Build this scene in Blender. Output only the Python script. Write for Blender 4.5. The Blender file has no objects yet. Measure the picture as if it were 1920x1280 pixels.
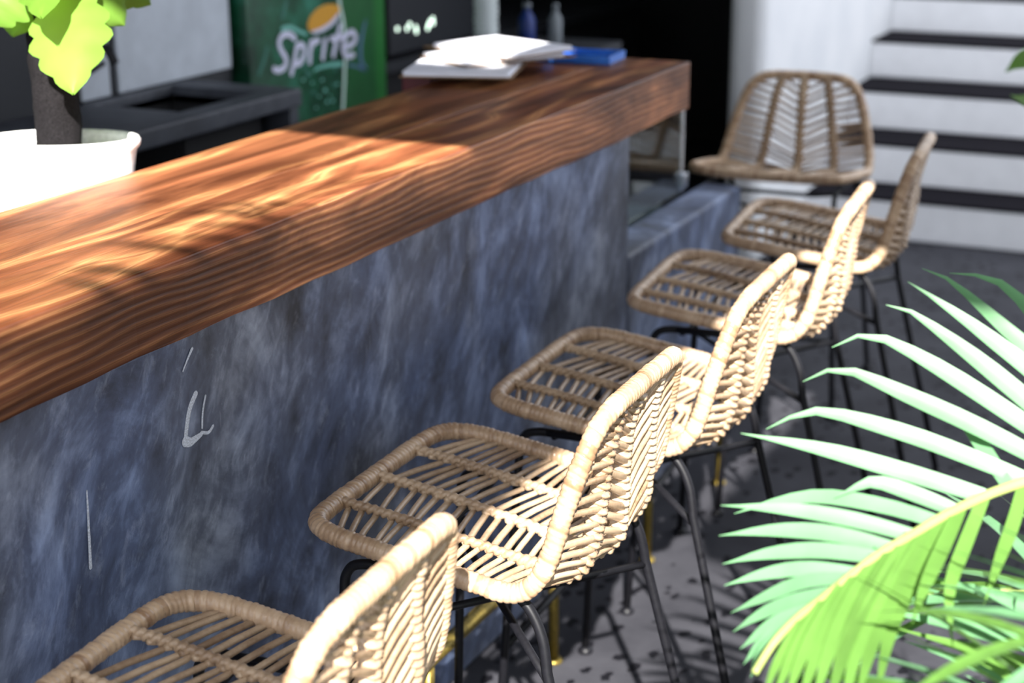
import bpy, bmesh, math, random
from mathutils import Vector, Matrix

# ------------------------------------------------------------------ scene, camera, light
sc = bpy.context.scene
COL = sc.collection
random.seed(7)

CAM_POS = Vector((1.386, 0.0, 1.669))
R_ROWS = ((0.902306, 0.127055, -0.411948), (0.431074, -0.275638, 0.859185), (-0.004385, -0.952828, -0.303479))
cam_d = bpy.data.cameras.new('camera')
cam = bpy.data.objects.new('camera', cam_d); COL.objects.link(cam)
cam.matrix_world = Matrix(((R_ROWS[0][0], -R_ROWS[0][1], -R_ROWS[0][2], CAM_POS.x),
                           (R_ROWS[1][0], -R_ROWS[1][1], -R_ROWS[1][2], CAM_POS.y),
                           (R_ROWS[2][0], -R_ROWS[2][1], -R_ROWS[2][2], CAM_POS.z),
                           (0, 0, 0, 1)))
cam_d.sensor_width = 36.0
cam_d.lens = 3100 / 1920 * 36.0
cam_d.clip_start = 0.05
cam_d.dof.use_dof = True
cam_d.dof.focus_distance = 2.3
cam_d.dof.aperture_fstop = 3.2
sc.camera = cam

world = bpy.data.worlds.new('sky'); sc.world = world
world.use_nodes = True
bg = world.node_tree.nodes['Background']
bg.inputs['Color'].default_value = (0.86, 0.91, 1.0, 1)
bg.inputs['Strength'].default_value = 2.6

SUN_DIR = Vector((-0.35, 0.75, -0.56)).normalized()      # the way the light travels
sun_d = bpy.data.lights.new('sun', 'SUN'); sun_d.energy = 23.0; sun_d.angle = math.radians(0.6)
sun_d.color = (1.0, 0.965, 0.90)
sun = bpy.data.objects.new('sun', sun_d); COL.objects.link(sun)
sun.rotation_euler = SUN_DIR.to_track_quat('-Z', 'Y').to_euler()
sun.location = (0, -3, 6)

vs = sc.view_settings
vs.view_transform = 'Standard'; vs.look = 'None'; vs.gamma = 1.0; vs.use_curve_mapping = False
vs.exposure = 0.0

# ------------------------------------------------------------------ material helpers
def new_mat(name):
    m = bpy.data.materials.new(name); m.use_nodes = True
    nt = m.node_tree
    return m, nt, nt.nodes['Principled BSDF']

def N(nt, typ, **kw):
    n = nt.nodes.new(typ)
    for k, v in kw.items():
        if k in ('operation', 'blend_type', 'wave_type', 'rings_direction', 'bands_direction', 'feature', 'operation', 'noise_dimensions', 'data_type', 'wave_profile', 'distance'):
            setattr(n, k, v)
        else:
            n.inputs[k].default_value = v
    return n

def ramp(nt, stops, interp='LINEAR'):
    r = nt.nodes.new('ShaderNodeValToRGB'); cr = r.color_ramp; cr.interpolation = interp
    while len(cr.elements) > 1: cr.elements.remove(cr.elements[-1])
    cr.elements[0].position = stops[0][0]; cr.elements[0].color = (*stops[0][1], 1)
    for p, c in stops[1:]:
        e = cr.elements.new(p); e.color = (*c, 1)
    return r

def coords(nt, scale=(1, 1, 1), loc=(0, 0, 0), rot=(0, 0, 0), vt='POINT'):
    tc = nt.nodes.new('ShaderNodeTexCoord'); mp = nt.nodes.new('ShaderNodeMapping'); mp.vector_type = vt
    mp.inputs['Scale'].default_value = scale; mp.inputs['Location'].default_value = loc; mp.inputs['Rotation'].default_value = rot
    nt.links.new(tc.outputs['Object'], mp.inputs['Vector'])
    return mp.outputs['Vector']

def mixc(nt, fac, a, b, blend='MIX'):
    m = nt.nodes.new('ShaderNodeMix'); m.data_type = 'RGBA'; m.blend_type = blend
    for sock, v in ((m.inputs['Factor'], fac), (m.inputs['A'], a), (m.inputs['B'], b)):
        pass
    f = [s for s in m.inputs if s.name == 'Factor' and s.type == 'VALUE'][0]
    A = [s for s in m.inputs if s.name == 'A' and s.type == 'RGBA'][0]
    B = [s for s in m.inputs if s.name == 'B' and s.type == 'RGBA'][0]
    for s, v in ((f, fac), (A, a), (B, b)):
        if hasattr(v, 'links') or hasattr(v, 'is_linked'):
            nt.links.new(v, s)
        else:
            s.default_value = v if not isinstance(v, tuple) or len(v) == 4 else (*v, 1)
    return [s for s in m.outputs if s.type == 'RGBA'][0]

def bump(nt, bsdf, height, strength=0.3, dist=0.01):
    b = nt.nodes.new('ShaderNodeBump'); b.inputs['Strength'].default_value = strength; b.inputs['Distance'].default_value = dist
    nt.links.new(height, b.inputs['Height']); nt.links.new(b.outputs['Normal'], bsdf.inputs['Normal'])

def plain(name, col, rough=0.6, metal=0.0, noise=0.12, scale=18.0, spec=0.5):
    m, nt, p = new_mat(name)
    v = coords(nt, (scale, scale, scale))
    n = N(nt, 'ShaderNodeTexNoise', Detail=4.0); nt.links.new(v, n.inputs['Vector'])
    lo = tuple(max(0, c * (1 - noise)) for c in col); hi = tuple(min(1, c * (1 + noise)) for c in col)
    r = ramp(nt, [(0.3, lo), (0.7, hi)]); nt.links.new(n.outputs['Fac'], r.inputs['Fac'])
    nt.links.new(r.outputs['Color'], p.inputs['Base Color'])
    p.inputs['Roughness'].default_value = rough; p.inputs['Metallic'].default_value = metal
    p.inputs['Specular IOR Level'].default_value = spec
    return m

# ------------------------------------------------------------------ materials
def make_wood(name, off, pith, scale=26.0, seed=0.0, soft=0.0):
    m, nt, p = new_mat(name)
    L = nt.links.new
    v = coords(nt, (1, 1, 1), (off[0] - pith[0], off[1], off[2] - pith[1]))
    # the pith wanders: shift the ring centre with a noise that is long along the plank
    vn = coords(nt, (7, 1.7, 7), (seed, seed * 2, 0)); nz = N(nt, 'ShaderNodeTexNoise', Scale=1.0, Detail=2.0, Roughness=0.5); L(vn, nz.inputs['Vector'])
    sb = N(nt, 'ShaderNodeVectorMath', operation='SUBTRACT'); sb.inputs[1].default_value = (0.5, 0.5, 0.5); L(nz.outputs['Color'], sb.inputs[0])
    ml = N(nt, 'ShaderNodeVectorMath', operation='MULTIPLY'); ml.inputs[1].default_value = (0.045, 0.0, 0.045); L(sb.outputs[0], ml.inputs[0])
    ad = N(nt, 'ShaderNodeVectorMath', operation='ADD'); L(v, ad.inputs[0]); L(ml.outputs[0], ad.inputs[1])
    w = N(nt, 'ShaderNodeTexWave', wave_type='RINGS', rings_direction='Y', Scale=scale, Distortion=0.0, Detail=0.0)
    L(ad.outputs[0], w.inputs['Vector'])
    r1 = ramp(nt, [(0.0, (0.125, 0.034, 0.013)), (0.40, (0.160, 0.048, 0.018)), (0.74, (0.210, 0.070, 0.026)), (0.90, (0.31, 0.118, 0.042)), (0.97, (0.36, 0.150, 0.056)), (1.0, (0.23, 0.080, 0.030))])
    L(w.outputs['Fac'], r1.inputs['Fac'])
    base = mixc(nt, soft, r1.outputs['Color'], (0.205, 0.070, 0.026, 1))
    # broad stain that took unevenly
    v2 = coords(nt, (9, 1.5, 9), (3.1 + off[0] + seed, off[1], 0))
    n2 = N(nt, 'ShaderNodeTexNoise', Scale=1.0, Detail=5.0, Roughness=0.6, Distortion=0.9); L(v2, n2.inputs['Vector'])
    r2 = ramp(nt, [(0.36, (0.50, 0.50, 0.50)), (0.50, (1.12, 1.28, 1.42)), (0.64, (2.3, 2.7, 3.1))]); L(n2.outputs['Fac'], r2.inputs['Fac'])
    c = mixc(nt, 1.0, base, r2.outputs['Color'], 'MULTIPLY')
    v3 = coords(nt, (230, 4, 230)); n3 = N(nt, 'ShaderNodeTexNoise', Scale=1.0, Detail=3.0); L(v3, n3.inputs['Vector'])
    r3 = ramp(nt, [(0.3, (0.74, 0.72, 0.70)), (0.7, (1.18, 1.16, 1.14))]); L(n3.outputs['Fac'], r3.inputs['Fac'])
    c = mixc(nt, 1.0, c, r3.outputs['Color'], 'MULTIPLY')
    L(c, p.inputs['Base Color'])
    p.inputs['Roughness'].default_value = 0.45; p.inputs['Specular IOR Level'].default_value = 0.25
    add = N(nt, 'ShaderNodeMath', operation='MULTIPLY_ADD'); add.inputs[1].default_value = 0.7
    L(w.outputs['Fac'], add.inputs[0]); L(n3.outputs['Fac'], add.inputs[2])
    bump(nt, p, add.outputs[0], 0.25, 0.003)
    return m

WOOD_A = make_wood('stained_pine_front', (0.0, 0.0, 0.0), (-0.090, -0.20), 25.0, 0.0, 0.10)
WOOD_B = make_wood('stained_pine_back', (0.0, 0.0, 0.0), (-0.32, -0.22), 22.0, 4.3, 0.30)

def make_plaster(name, dark, mid, light, blue, scuff=1.0):
    m, nt, p = new_mat(name)
    L = nt.links.new
    v = coords(nt, (1, 0.8, 1.0), rot=(-0.4, 0, 0), vt='TEXTURE')
    n = N(nt, 'ShaderNodeTexNoise', Scale=3.6, Detail=10.0, Roughness=0.64, Distortion=0.9); L(v, n.inputs['Vector'])
    v2 = coords(nt, (1, 0.5, 1.0), rot=(-0.5, 0, 0), vt='TEXTURE'); n2 = N(nt, 'ShaderNodeTexNoise', Scale=9.0, Detail=6.0, Roughness=0.62, Distortion=0.5); L(v2, n2.inputs['Vector'])
    a = N(nt, 'ShaderNodeMath', operation='MULTIPLY'); a.inputs[1].default_value = 0.62; L(n.outputs['Fac'], a.inputs[0])
    av = N(nt, 'ShaderNodeMath', operation='MULTIPLY_ADD'); av.inputs[1].default_value = 0.38; L(n2.outputs['Fac'], av.inputs[0]); L(a.outputs[0], av.inputs[2])
    r = ramp(nt, [(0.36, dark), (0.50, mid), (0.66, light)]); L(av.outputs[0], r.inputs['Fac'])
    n3 = N(nt, 'ShaderNodeTexNoise', Scale=1.5, Detail=3.0); L(v, n3.inputs['Vector'])
    r3 = ramp(nt, [(0.40, (0.96, 0.98, 1.02)), (0.58, blue)]); L(n3.outputs['Fac'], r3.inputs['Fac'])
    c = mixc(nt, 1.0, r.outputs['Color'], r3.outputs['Color'], 'MULTIPLY')
    # small pale flecks dragged by the trowel
    v5 = coords(nt, (1, 0.42, 1.0), rot=(-0.5, 0, 0), vt='TEXTURE'); n5 = N(nt, 'ShaderNodeTexNoise', Scale=15.0, Detail=8.0, Roughness=0.74, Distortion=0.5); L(v5, n5.inputs['Vector'])
    r5 = ramp(nt, [(0.54, (0, 0, 0)), (0.74, (0.13 * scuff, 0.142 * scuff, 0.17 * scuff))]); L(n5.outputs['Fac'], r5.inputs['Fac'])
    c = mixc(nt, 1.0, c, r5.outputs['Color'], 'ADD')
    # sparse vertical trowel scuffs
    v4 = coords(nt, (1, 60, 9)); n4 = N(nt, 'ShaderNodeTexNoise', Scale=1.0, Detail=4.0, Roughness=0.65); L(v4, n4.inputs['Vector'])
    r4 = ramp(nt, [(0.68, (0, 0, 0)), (0.82, (0.16 * scuff, 0.17 * scuff, 0.20 * scuff))]); L(n4.outputs['Fac'], r4.inputs['Fac'])
    c = mixc(nt, 1.0, c, r4.outputs['Color'], 'ADD')
    L(c, p.inputs['Base Color']); p.inputs['Roughness'].default_value = 0.55
    bump(nt, p, av.outputs[0], 0.3, 0.005)
    return m

PLASTER = make_plaster('dark_polished_plaster', (0.016, 0.018, 0.026), (0.090, 0.101, 0.136), (0.32, 0.35, 0.42), (0.82, 0.97, 1.30))
CONCRETE = make_plaster('grey_concrete', (0.030, 0.032, 0.040), (0.052, 0.056, 0.070), (0.09, 0.095, 0.11), (0.95, 0.98, 1.05), 0.2)

def make_white_plaster():
    m, nt, p = new_mat('rough_white_plaster')
    v = coords(nt, (2, 2, 2)); n = N(nt, 'ShaderNodeTexNoise', Scale=2.0, Detail=8.0); nt.links.new(v, n.inputs['Vector'])
    r = ramp(nt, [(0.3, (0.62, 0.63, 0.65)), (0.7, (0.71, 0.71, 0.72))]); nt.links.new(n.outputs['Fac'], r.inputs['Fac'])
    nt.links.new(r.outputs['Color'], p.inputs['Base Color']); p.inputs['Roughness'].default_value = 0.8
    bump(nt, p, n.outputs['Fac'], 0.3, 0.01)
    return m
WHITE_PLASTER = make_white_plaster()
STAIR_WHITE = plain('white_stair_paint', (0.90, 0.90, 0.92), 0.7, 0, 0.03, 3)

def make_terrazzo():
    m, nt, p = new_mat('dark_terrazzo')
    v = coords(nt, (1, 1, 1))
    n0 = N(nt, 'ShaderNodeTexNoise', Scale=40.0, Detail=3.0); nt.links.new(v, n0.inputs['Vector'])
    wv = mixc(nt, 0.03, v, n0.outputs['Color'])
    vo = N(nt, 'ShaderNodeTexVoronoi', Scale=27.0); vo.inputs['Randomness'].default_value = 1.0
    mp = nt.nodes.new('ShaderNodeMapping'); mp.inputs['Scale'].default_value = (1, 0.62, 1); mp.inputs['Rotation'].default_value = (0, 0, 0.5)
    nt.links.new(wv, mp.inputs['Vector']); nt.links.new(mp.outputs['Vector'], vo.inputs['Vector'])
    chip = ramp(nt, [(0.28, (1, 1, 1)), (0.34, (0, 0, 0))], 'LINEAR'); nt.links.new(vo.outputs['Distance'], chip.inputs['Fac'])
    sep = nt.nodes.new('ShaderNodeSeparateColor'); nt.links.new(vo.outputs['Color'], sep.inputs[0])
    gate = N(nt, 'ShaderNodeMath', operation='GREATER_THAN'); gate.inputs[1].default_value = 0.45; nt.links.new(sep.outputs[0], gate.inputs[0])
    mul = N(nt, 'ShaderNodeMath', operation='MULTIPLY'); nt.links.new(chip.outputs['Color'], mul.inputs[0]); nt.links.new(gate.outputs[0], mul.inputs[1])
    n = N(nt, 'ShaderNodeTexNoise', Scale=3.0, Detail=8.0, Roughness=0.65); nt.links.new(v, n.inputs['Vector'])
    base = ramp(nt, [(0.3, (0.020, 0.020, 0.025)), (0.7, (0.052, 0.052, 0.061))]); nt.links.new(n.outputs['Fac'], base.inputs['Fac'])
    c = mixc(nt, mul.outputs[0], base.outputs['Color'], (0.004, 0.004, 0.006, 1))
    nt.links.new(c, p.inputs['Base Color']); p.inputs['Roughness'].default_value = 0.7; p.inputs['Specular IOR Level'].default_value = 0.12
    return m
TERRAZZO = make_terrazzo()

def make_rattan(name, lo, hi, rough=0.38, strips=False):
    m, nt, p = new_mat(name)
    v = coords(nt, (1, 1, 1))
    n = N(nt, 'ShaderNodeTexNoise', Scale=9.0, Detail=5.0, Roughness=0.6); nt.links.new(v, n.inputs['Vector'])
    n2 = N(nt, 'ShaderNodeTexNoise', Scale=140.0, Detail=3.0); nt.links.new(v, n2.inputs['Vector'])
    oi = nt.nodes.new('ShaderNodeObjectInfo')
    a = N(nt, 'ShaderNodeMath', operation='MULTIPLY_ADD'); a.inputs[1].default_value = 0.35; nt.links.new(n2.outputs['Fac'], a.inputs[0])
    b = N(nt, 'ShaderNodeMath', operation='MULTIPLY_ADD'); b.inputs[1].default_value = 0.28; nt.links.new(oi.outputs['Random'], b.inputs[0])
    nt.links.new(n.outputs['Fac'], b.inputs[2]); nt.links.new(b.outputs[0], a.inputs[2])
    r = ramp(nt, [(0.45, lo), (1.05, hi)]); nt.links.new(a.outputs[0], r.inputs['Fac'])
    if strips:      # each binding strip has its own tone
        at = nt.nodes.new('ShaderNodeAttribute'); at.attribute_name = 'tone'
        rs = ramp(nt, [(0.0, (0.62, 0.52, 0.45)), (0.5, (1.0, 0.98, 0.96)), (1.0, (1.22, 1.24, 1.28))]); nt.links.new(at.outputs['Color'], rs.inputs['Fac'])
        nt.links.new(mixc(nt, 1.0, r.outputs['Color'], rs.outputs['Color'], 'MULTIPLY'), p.inputs['Base Color'])
    else:
        nt.links.new(r.outputs['Color'], p.inputs['Base Color'])
    p.inputs['Roughness'].default_value = rough
    p.inputs['Specular IOR Level'].default_value = 0.5
    bump(nt, p, n2.outputs['Fac'], 0.15, 0.002)
    return m
RATTAN = make_rattan('rattan_cane', (0.17, 0.094, 0.048), (0.52, 0.375, 0.245))
RATTAN_RIM = make_rattan('rattan_wrap', (0.19, 0.103, 0.052), (0.52, 0.37, 0.24), 0.32, True)

BLACK = plain('black_metal', (0.006, 0.006, 0.008), 0.45, 0.0, 0.2, 18, 0.22)
BRASS = plain('aged_brass', (0.22, 0.16, 0.035), 0.45, 0.75, 0.3, 30)
DARK = plain('black_paint_shade', (0.010, 0.010, 0.012), 0.8)  # black paint that also holds the interior's deep shade in its colour
DARKGREY = plain('dark_grey_paint_shade', (0.020, 0.022, 0.028), 0.7)  # dark paint, with the shade behind the bar put into the colour
TREAD = plain('dark_slate_tread', (0.010, 0.009, 0.012), 1.0, 0, 0.25, 18, 0.06)
POT = plain('white_ceramic', (0.88, 0.88, 0.88), 0.35)
TRUNK = plain('black_fibrous_trunk', (0.009, 0.008, 0.009), 0.95, 0, 0.5, 60, 0.1)
SOIL = plain('pale_pebbles', (0.6, 0.6, 0.55), 0.9, 0, 0.3, 80)
WHITE_PRINT = plain('white_print', (0.62, 0.62, 0.78), 0.5, 0, 0.03)
TEAL_PRINT = plain('pale_teal_print', (0.16, 0.45, 0.38), 0.5, 0, 0.05)
TEAL_DIM = plain('dim_teal_print', (0.035, 0.16, 0.12), 0.5, 0, 0.05)
BLUE_PRINT = plain('blue_grey_print', (0.08, 0.17, 0.26), 0.5, 0, 0.05)
GREEN = plain('green_enamel', (0.012, 0.105, 0.028), 0.4, 0, 0.1, 4)
GREEN_LIGHT = plain('light_green_enamel', (0.022, 0.17, 0.035), 0.4, 0, 0.1, 4)
PAPER = plain('white_paper', (0.85, 0.86, 0.95), 0.8, 0, 0.03)
BOARD = plain('brown_hardboard', (0.27, 0.17, 0.09), 0.6)
RED = plain('dark_red_plastic', (0.09, 0.006, 0.010), 0.5)
BLUE = plain('bright_blue_plastic', (0.02, 0.16, 0.62), 0.35)
BLUE_DK = plain('deep_blue_plastic', (0.006, 0.025, 0.16), 0.4)
CUP = plain('white_paper_cup', (0.80, 0.86, 0.86), 0.6, 0, 0.03)
GREY_PL = plain('grey_plastic', (0.16, 0.18, 0.20), 0.4)
CHROME = plain('chrome', (0.62, 0.65, 0.70), 0.2, 1.0, 0.03)
TEAL_TOP = plain('dark_teal_laminate', (0.02, 0.045, 0.055), 0.4)
PANEL = plain('pale_grey_panel', (0.52, 0.56, 0.62), 0.7, 0, 0.08, 3)
CHALK = plain('white_scuff', (0.50, 0.53, 0.60), 0.8, 0, 0.35, 90)
PALE_TRIM = plain('pale_trim_reflection', (0.62, 0.80, 0.72), 0.3, 0, 0.05)  # bright reflection on the door edge put into the strip's colour
BLOCKER_M = plain('blocker_board', (0.05, 0.045, 0.04), 0.8)  # for the unseen roof and wall added to shape the light

def make_door_print():
    m, nt, p = new_mat('green_bubbly_print')
    v = coords(nt, (1, 4, 4)); n = N(nt, 'ShaderNodeTexNoise', Scale=1.3, Detail=4.0, Roughness=0.6); nt.links.new(v, n.inputs['Vector'])
    r = ramp(nt, [(0.34, (0.004, 0.030, 0.014)), (0.52, (0.008, 0.085, 0.038)), (0.66, (0.030, 0.20, 0.13)), (0.80, (0.09, 0.34, 0.27))]); nt.links.new(n.outputs['Fac'], r.inputs['Fac'])
    vo = N(nt, 'ShaderNodeTexVoronoi', Scale=16.0); nt.links.new(v, vo.inputs['Vector'])
    r2 = ramp(nt, [(0.06, (0.10, 0.26, 0.2)), (0.16, (0, 0, 0))]); nt.links.new(vo.outputs['Distance'], r2.inputs['Fac'])
    c = mixc(nt, 0.5, r.outputs['Color'], r2.outputs['Color'], 'ADD')
    nt.links.new(c, p.inputs['Base Color']); p.inputs['Roughness'].default_value = 0.3
    return m
DOOR_PRINT = make_door_print()

def make_lemon():
    m, nt, p = new_mat('lemon_print')
    v = coords(nt, (1, 5, 5), (0, -22.2, -5.05)); g = nt.nodes.new('ShaderNodeTexGradient'); nt.links.new(v, g.inputs['Vector'])
    sep = nt.nodes.new('ShaderNodeSeparateXYZ'); nt.links.new(v, sep.inputs[0])
    r = ramp(nt, [(0.0, (0.62, 0.30, 0.02)), (0.45, (0.70, 0.52, 0.05)), (1.0, (0.60, 0.62, 0.12))]); nt.links.new(sep.outputs['Y'], r.inputs['Fac'])
    nt.links.new(r.outputs['Color'], p.inputs['Base Color']); p.inputs['Roughness'].default_value = 0.5
    return m
LEMON = make_lemon()

def make_leaf(name, col, trans, mixf=0.45, gloss=0.38):
    m, nt, p = new_mat(name)
    v = coords(nt, (6, 6, 6)); n = N(nt, 'ShaderNodeTexNoise', Scale=2.0, Detail=3.0); nt.links.new(v, n.inputs['Vector'])
    oi = nt.nodes.new('ShaderNodeObjectInfo')
    a = N(nt, 'ShaderNodeMath', operation='MULTIPLY_ADD'); a.inputs[1].default_value = 0.4; nt.links.new(oi.outputs['Random'], a.inputs[0]); nt.links.new(n.outputs['Fac'], a.inputs[2])
    r = ramp(nt, [(0.35, tuple(c * 0.72 for c in col)), (0.95, tuple(min(1, c * 1.3) for c in col))]); nt.links.new(a.outputs[0], r.inputs['Fac'])
    nt.links.new(r.outputs['Color'], p.inputs['Base Color']); p.inputs['Roughness'].default_value = gloss
    p.inputs['Specular IOR Level'].default_value = 0.26
    tr = nt.nodes.new('ShaderNodeBsdfTranslucent'); tr.inputs['Color'].default_value = (*trans, 1)
    mx = nt.nodes.new('ShaderNodeMixShader'); mx.inputs[0].default_value = mixf
    nt.links.new(p.outputs[0], mx.inputs[1]); nt.links.new(tr.outputs[0], mx.inputs[2])
    nt.links.new(mx.outputs[0], nt.nodes['Material Output'].inputs['Surface'])
    return m
PALM = make_leaf('palm_leaflet', (0.11, 0.25, 0.12), (0.13, 0.30, 0.06), 0.22, 0.42)
PALM_HANG = make_leaf('palm_leaflet_backlit', (0.10, 0.21, 0.045), (0.15, 0.31, 0.03), 0.40)  # yellow-green of backlit leaflets put into the leaf colour
PALM_STEM = make_leaf('palm_rachis', (0.36, 0.42, 0.14), (0.5, 0.6, 0.1), 0.25)
LIME = make_leaf('lime_leaf', (0.17, 0.33, 0.05), (0.30, 0.46, 0.06), 0.5)

def make_glass():
    m, nt, p = new_mat('clear_glass')
    p.inputs['Base Color'].default_value = (0.8, 0.9, 0.88, 1); p.inputs['Roughness'].default_value = 0.03
    p.inputs['Transmission Weight'].default_value = 1.0; p.inputs['IOR'].default_value = 1.45
    return m
GLASS = make_glass()

def make_emit(name, col, s):
    m, nt, p = new_mat(name)
    p.inputs['Base Color'].default_value = (*col, 1); p.inputs['Emission Color'].default_value = (*col, 1); p.inputs['Emission Strength'].default_value = s
    return m
DISPLAY = make_emit('lit_display', (0.75, 0.95, 0.80), 3.0)

# ------------------------------------------------------------------ mesh helpers
def mesh(name, verts, faces, mat=None, smooth=False):
    me = bpy.data.meshes.new(name)
    me.from_pydata([tuple(v) for v in verts], [], faces); me.update()
    if mat: me.materials.append(mat)
    if smooth:
        me.polygons.foreach_set('use_smooth', [True] * len(me.polygons))
    return me

def link(name, me, parent=None, loc=None, mw=None):
    o = bpy.data.objects.new(name, me); COL.objects.link(o)
    if parent is not None: o.parent = parent
    if loc is not None: o.location = loc
    if mw is not None: o.matrix_local = mw
    return o

def tag(o, label=None, cat=None, group=None, kind=None):
    if label: o['label'] = label
    if cat: o['category'] = cat
    if group: o['group'] = group
    if kind: o['kind'] = kind
    return o

def empty(name, loc=(0, 0, 0), rz=0.0):
    o = bpy.data.objects.new(name, None); COL.objects.link(o); o.location = loc; o.rotation_euler = (0, 0, rz)
    o.empty_display_size = 0.05
    return o

def box_mesh(name, x0, x1, y0, y1, z0, z1, mat, bev=0.0, seg=2):
    bm = bmesh.new(); bmesh.ops.create_cube(bm, size=1.0)
    for v in bm.verts:
        v.co = Vector(((x0 + x1) / 2 + v.co.x * (x1 - x0), (y0 + y1) / 2 + v.co.y * (y1 - y0), (z0 + z1) / 2 + v.co.z * (z1 - z0)))
    if bev: bmesh.ops.bevel(bm, geom=bm.edges[:], offset=bev, segments=seg, profile=0.5, affect='EDGES')
    me = bpy.data.meshes.new(name); bm.to_mesh(me); bm.free(); me.materials.append(mat)
    return me

def box(name, x0, x1, y0, y1, z0, z1, mat, parent=None, bev=0.0, seg=2):
    return link(name, box_mesh(name, x0, x1, y0, y1, z0, z1, mat, bev, seg), parent)

def catmull(P, n, closed=False):
    P = [Vector(p) for p in P]; out = []; K = len(P)
    segs = K if closed else K - 1
    for i in range(segs):
        if closed: a, b, c, d = P[(i - 1) % K], P[i], P[(i + 1) % K], P[(i + 2) % K]
        else: a, b, c, d = P[max(i - 1, 0)], P[i], P[i + 1], P[min(i + 2, K - 1)]
        for j in range(n):
            t = j / n
            out.append(0.5 * ((2 * b) + (c - a) * t + (2 * a - 5 * b + 4 * c - d) * t * t + (3 * b - a - 3 * c + d) * t ** 3))
    if not closed: out.append(P[-1].copy())
    return out

def resample(pts, step=None, count=None, closed=False):
    P = pts + [pts[0]] if closed else pts
    L = [0.0]
    for a, b in zip(P, P[1:]): L.append(L[-1] + (b - a).length)
    n = count if count else max(2, int(round(L[-1] / step)))
    out = []; j = 0
    m = n if closed else n + 1
    for i in range(m):
        s = L[-1] * i / n
        while j < len(L) - 2 and L[j + 1] < s: j += 1
        t = (s - L[j]) / max(1e-9, L[j + 1] - L[j]); out.append(P[j].lerp(P[j + 1], min(1, max(0, t))))
    return out, L[-1]

def tube_geo(pts, rad, seg=10, closed=False, side=None, shift=None, cap=True, flat=1.0):
    """Sweep a ring along pts. rad(i, theta) or a number; side = a fixed lateral axis for the frame."""
    n = len(pts); V = []; F = []
    nrm = None
    for i in range(n):
        if closed: t = (pts[(i + 1) % n] - pts[i - 1]).normalized()
        else: t = (pts[min(i + 1, n - 1)] - pts[max(i - 1, 0)]).normalized()
        if side is not None:
            s = (side - t * side.dot(t)).normalized(); u = t.cross(s)
        else:
            if nrm is None:
                nrm = Vector((0, 0, 1)) if abs(t.z) < 0.9 else Vector((1, 0, 0))
            nrm = (nrm - t * nrm.dot(t)).normalized(); u = nrm; s = u.cross(t)
        for k in range(seg):
            th = 2 * math.pi * k / seg
            r = rad(i, th) if callable(rad) else rad
            d = shift(i, th) if shift else 0.0
            V.append(pts[i] + u * (math.cos(th) * r * flat) + s * (math.sin(th) * r) + t * d)
    rows = n if closed else n - 1
    for i in range(rows):
        a = i * seg; b = ((i + 1) % n) * seg
        for k in range(seg):
            k2 = (k + 1) % seg
            F.append((a + k, a + k2, b + k2, b + k))
    if cap and not closed:
        F.append(tuple(range(seg - 1, -1, -1))); F.append(tuple(range((n - 1) * seg, n * seg)))
    return V, F

def tube(name, pts, rad, mat, parent=None, seg=10, **kw):
    V, F = tube_geo([Vector(p) for p in pts], rad, seg, **kw)
    return link(name, mesh(name, V, F, mat, True), parent)

def lathe_geo(prof, seg=24, sx=1.0, sy=1.0, rot=0.0):
    V = []; F = []
    c, s = math.cos(rot), math.sin(rot)
    for r, z in prof:
        for k in range(seg):
            a = 2 * math.pi * k / seg; x = r * math.cos(a) * sx; y = r * math.sin(a) * sy
            V.append((x * c - y * s, x * s + y * c, z))
    for i in range(len(prof) - 1):
        for k in range(seg):
            k2 = (k + 1) % seg
            F.append((i * seg + k, i * seg + k2, (i + 1) * seg + k2, (i + 1) * seg + k))
    F.append(tuple(range(seg - 1, -1, -1))); F.append(tuple(range((len(prof) - 1) * seg, len(prof) * seg)))
    return V, F

def lathe(name, prof, loc, mat, parent=None, seg=24, **kw):
    V, F = lathe_geo(prof, seg, **kw)
    return link(name, mesh(name, V, F, mat, True), parent, loc)

def stroke_geo(pts, w, x, th=0.0015, n=6):
    """A flat brush stroke on a plane x = const, pts as (y, z): a ribbon with round ends and a small thickness."""
    P = catmull([Vector((0, p[0], p[1])) for p in pts], n) if len(pts) > 2 else [Vector((0, *p)) for p in pts]
    V = []; F = []
    left = []; right = []
    m = len(P)
    for i in range(m):
        t = (P[min(i + 1, m - 1)] - P[max(i - 1, 0)]).normalized(); nn = Vector((0, -t.z, t.y))
        ww = w(i / (m - 1)) if callable(w) else w
        left.append(P[i] + nn * ww / 2); right.append(P[i] - nn * ww / 2)
    t0 = (P[1] - P[0]).normalized(); t1 = (P[-1] - P[-2]).normalized()
    r0 = (w(0) if callable(w) else w) / 2; r1 = (w(1) if callable(w) else w) / 2
    def fan(c, t, r):
        nn = Vector((0, -t.z, t.y)); return [c + nn * math.cos(a) * r + t * math.sin(a) * r for a in [math.pi * k / 8 for k in range(1, 8)]]
    def put(p):
        V.append((x, p.y, p.z)); V.append((x + th, p.y, p.z)); return len(V) - 2
    L = [put(p) for p in left]; Rr = [put(p) for p in right]
    for i in range(m - 1):
        F.append((L[i] + 1, L[i + 1] + 1, Rr[i + 1] + 1, Rr[i] + 1))
        F.append((L[i], L[i + 1], L[i + 1] + 1, L[i] + 1)); F.append((Rr[i], Rr[i] + 1, Rr[i + 1] + 1, Rr[i + 1]))
    e = [put(p) for p in fan(P[-1], t1, r1)]; F.append(tuple([L[-1] + 1] + [q + 1 for q in e] + [Rr[-1] + 1]))
    s = [put(p) for p in fan(P[0], -t0, r0)]; F.append(tuple([Rr[0] + 1] + [q + 1 for q in s] + [L[0] + 1]))
    return V, F

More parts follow.
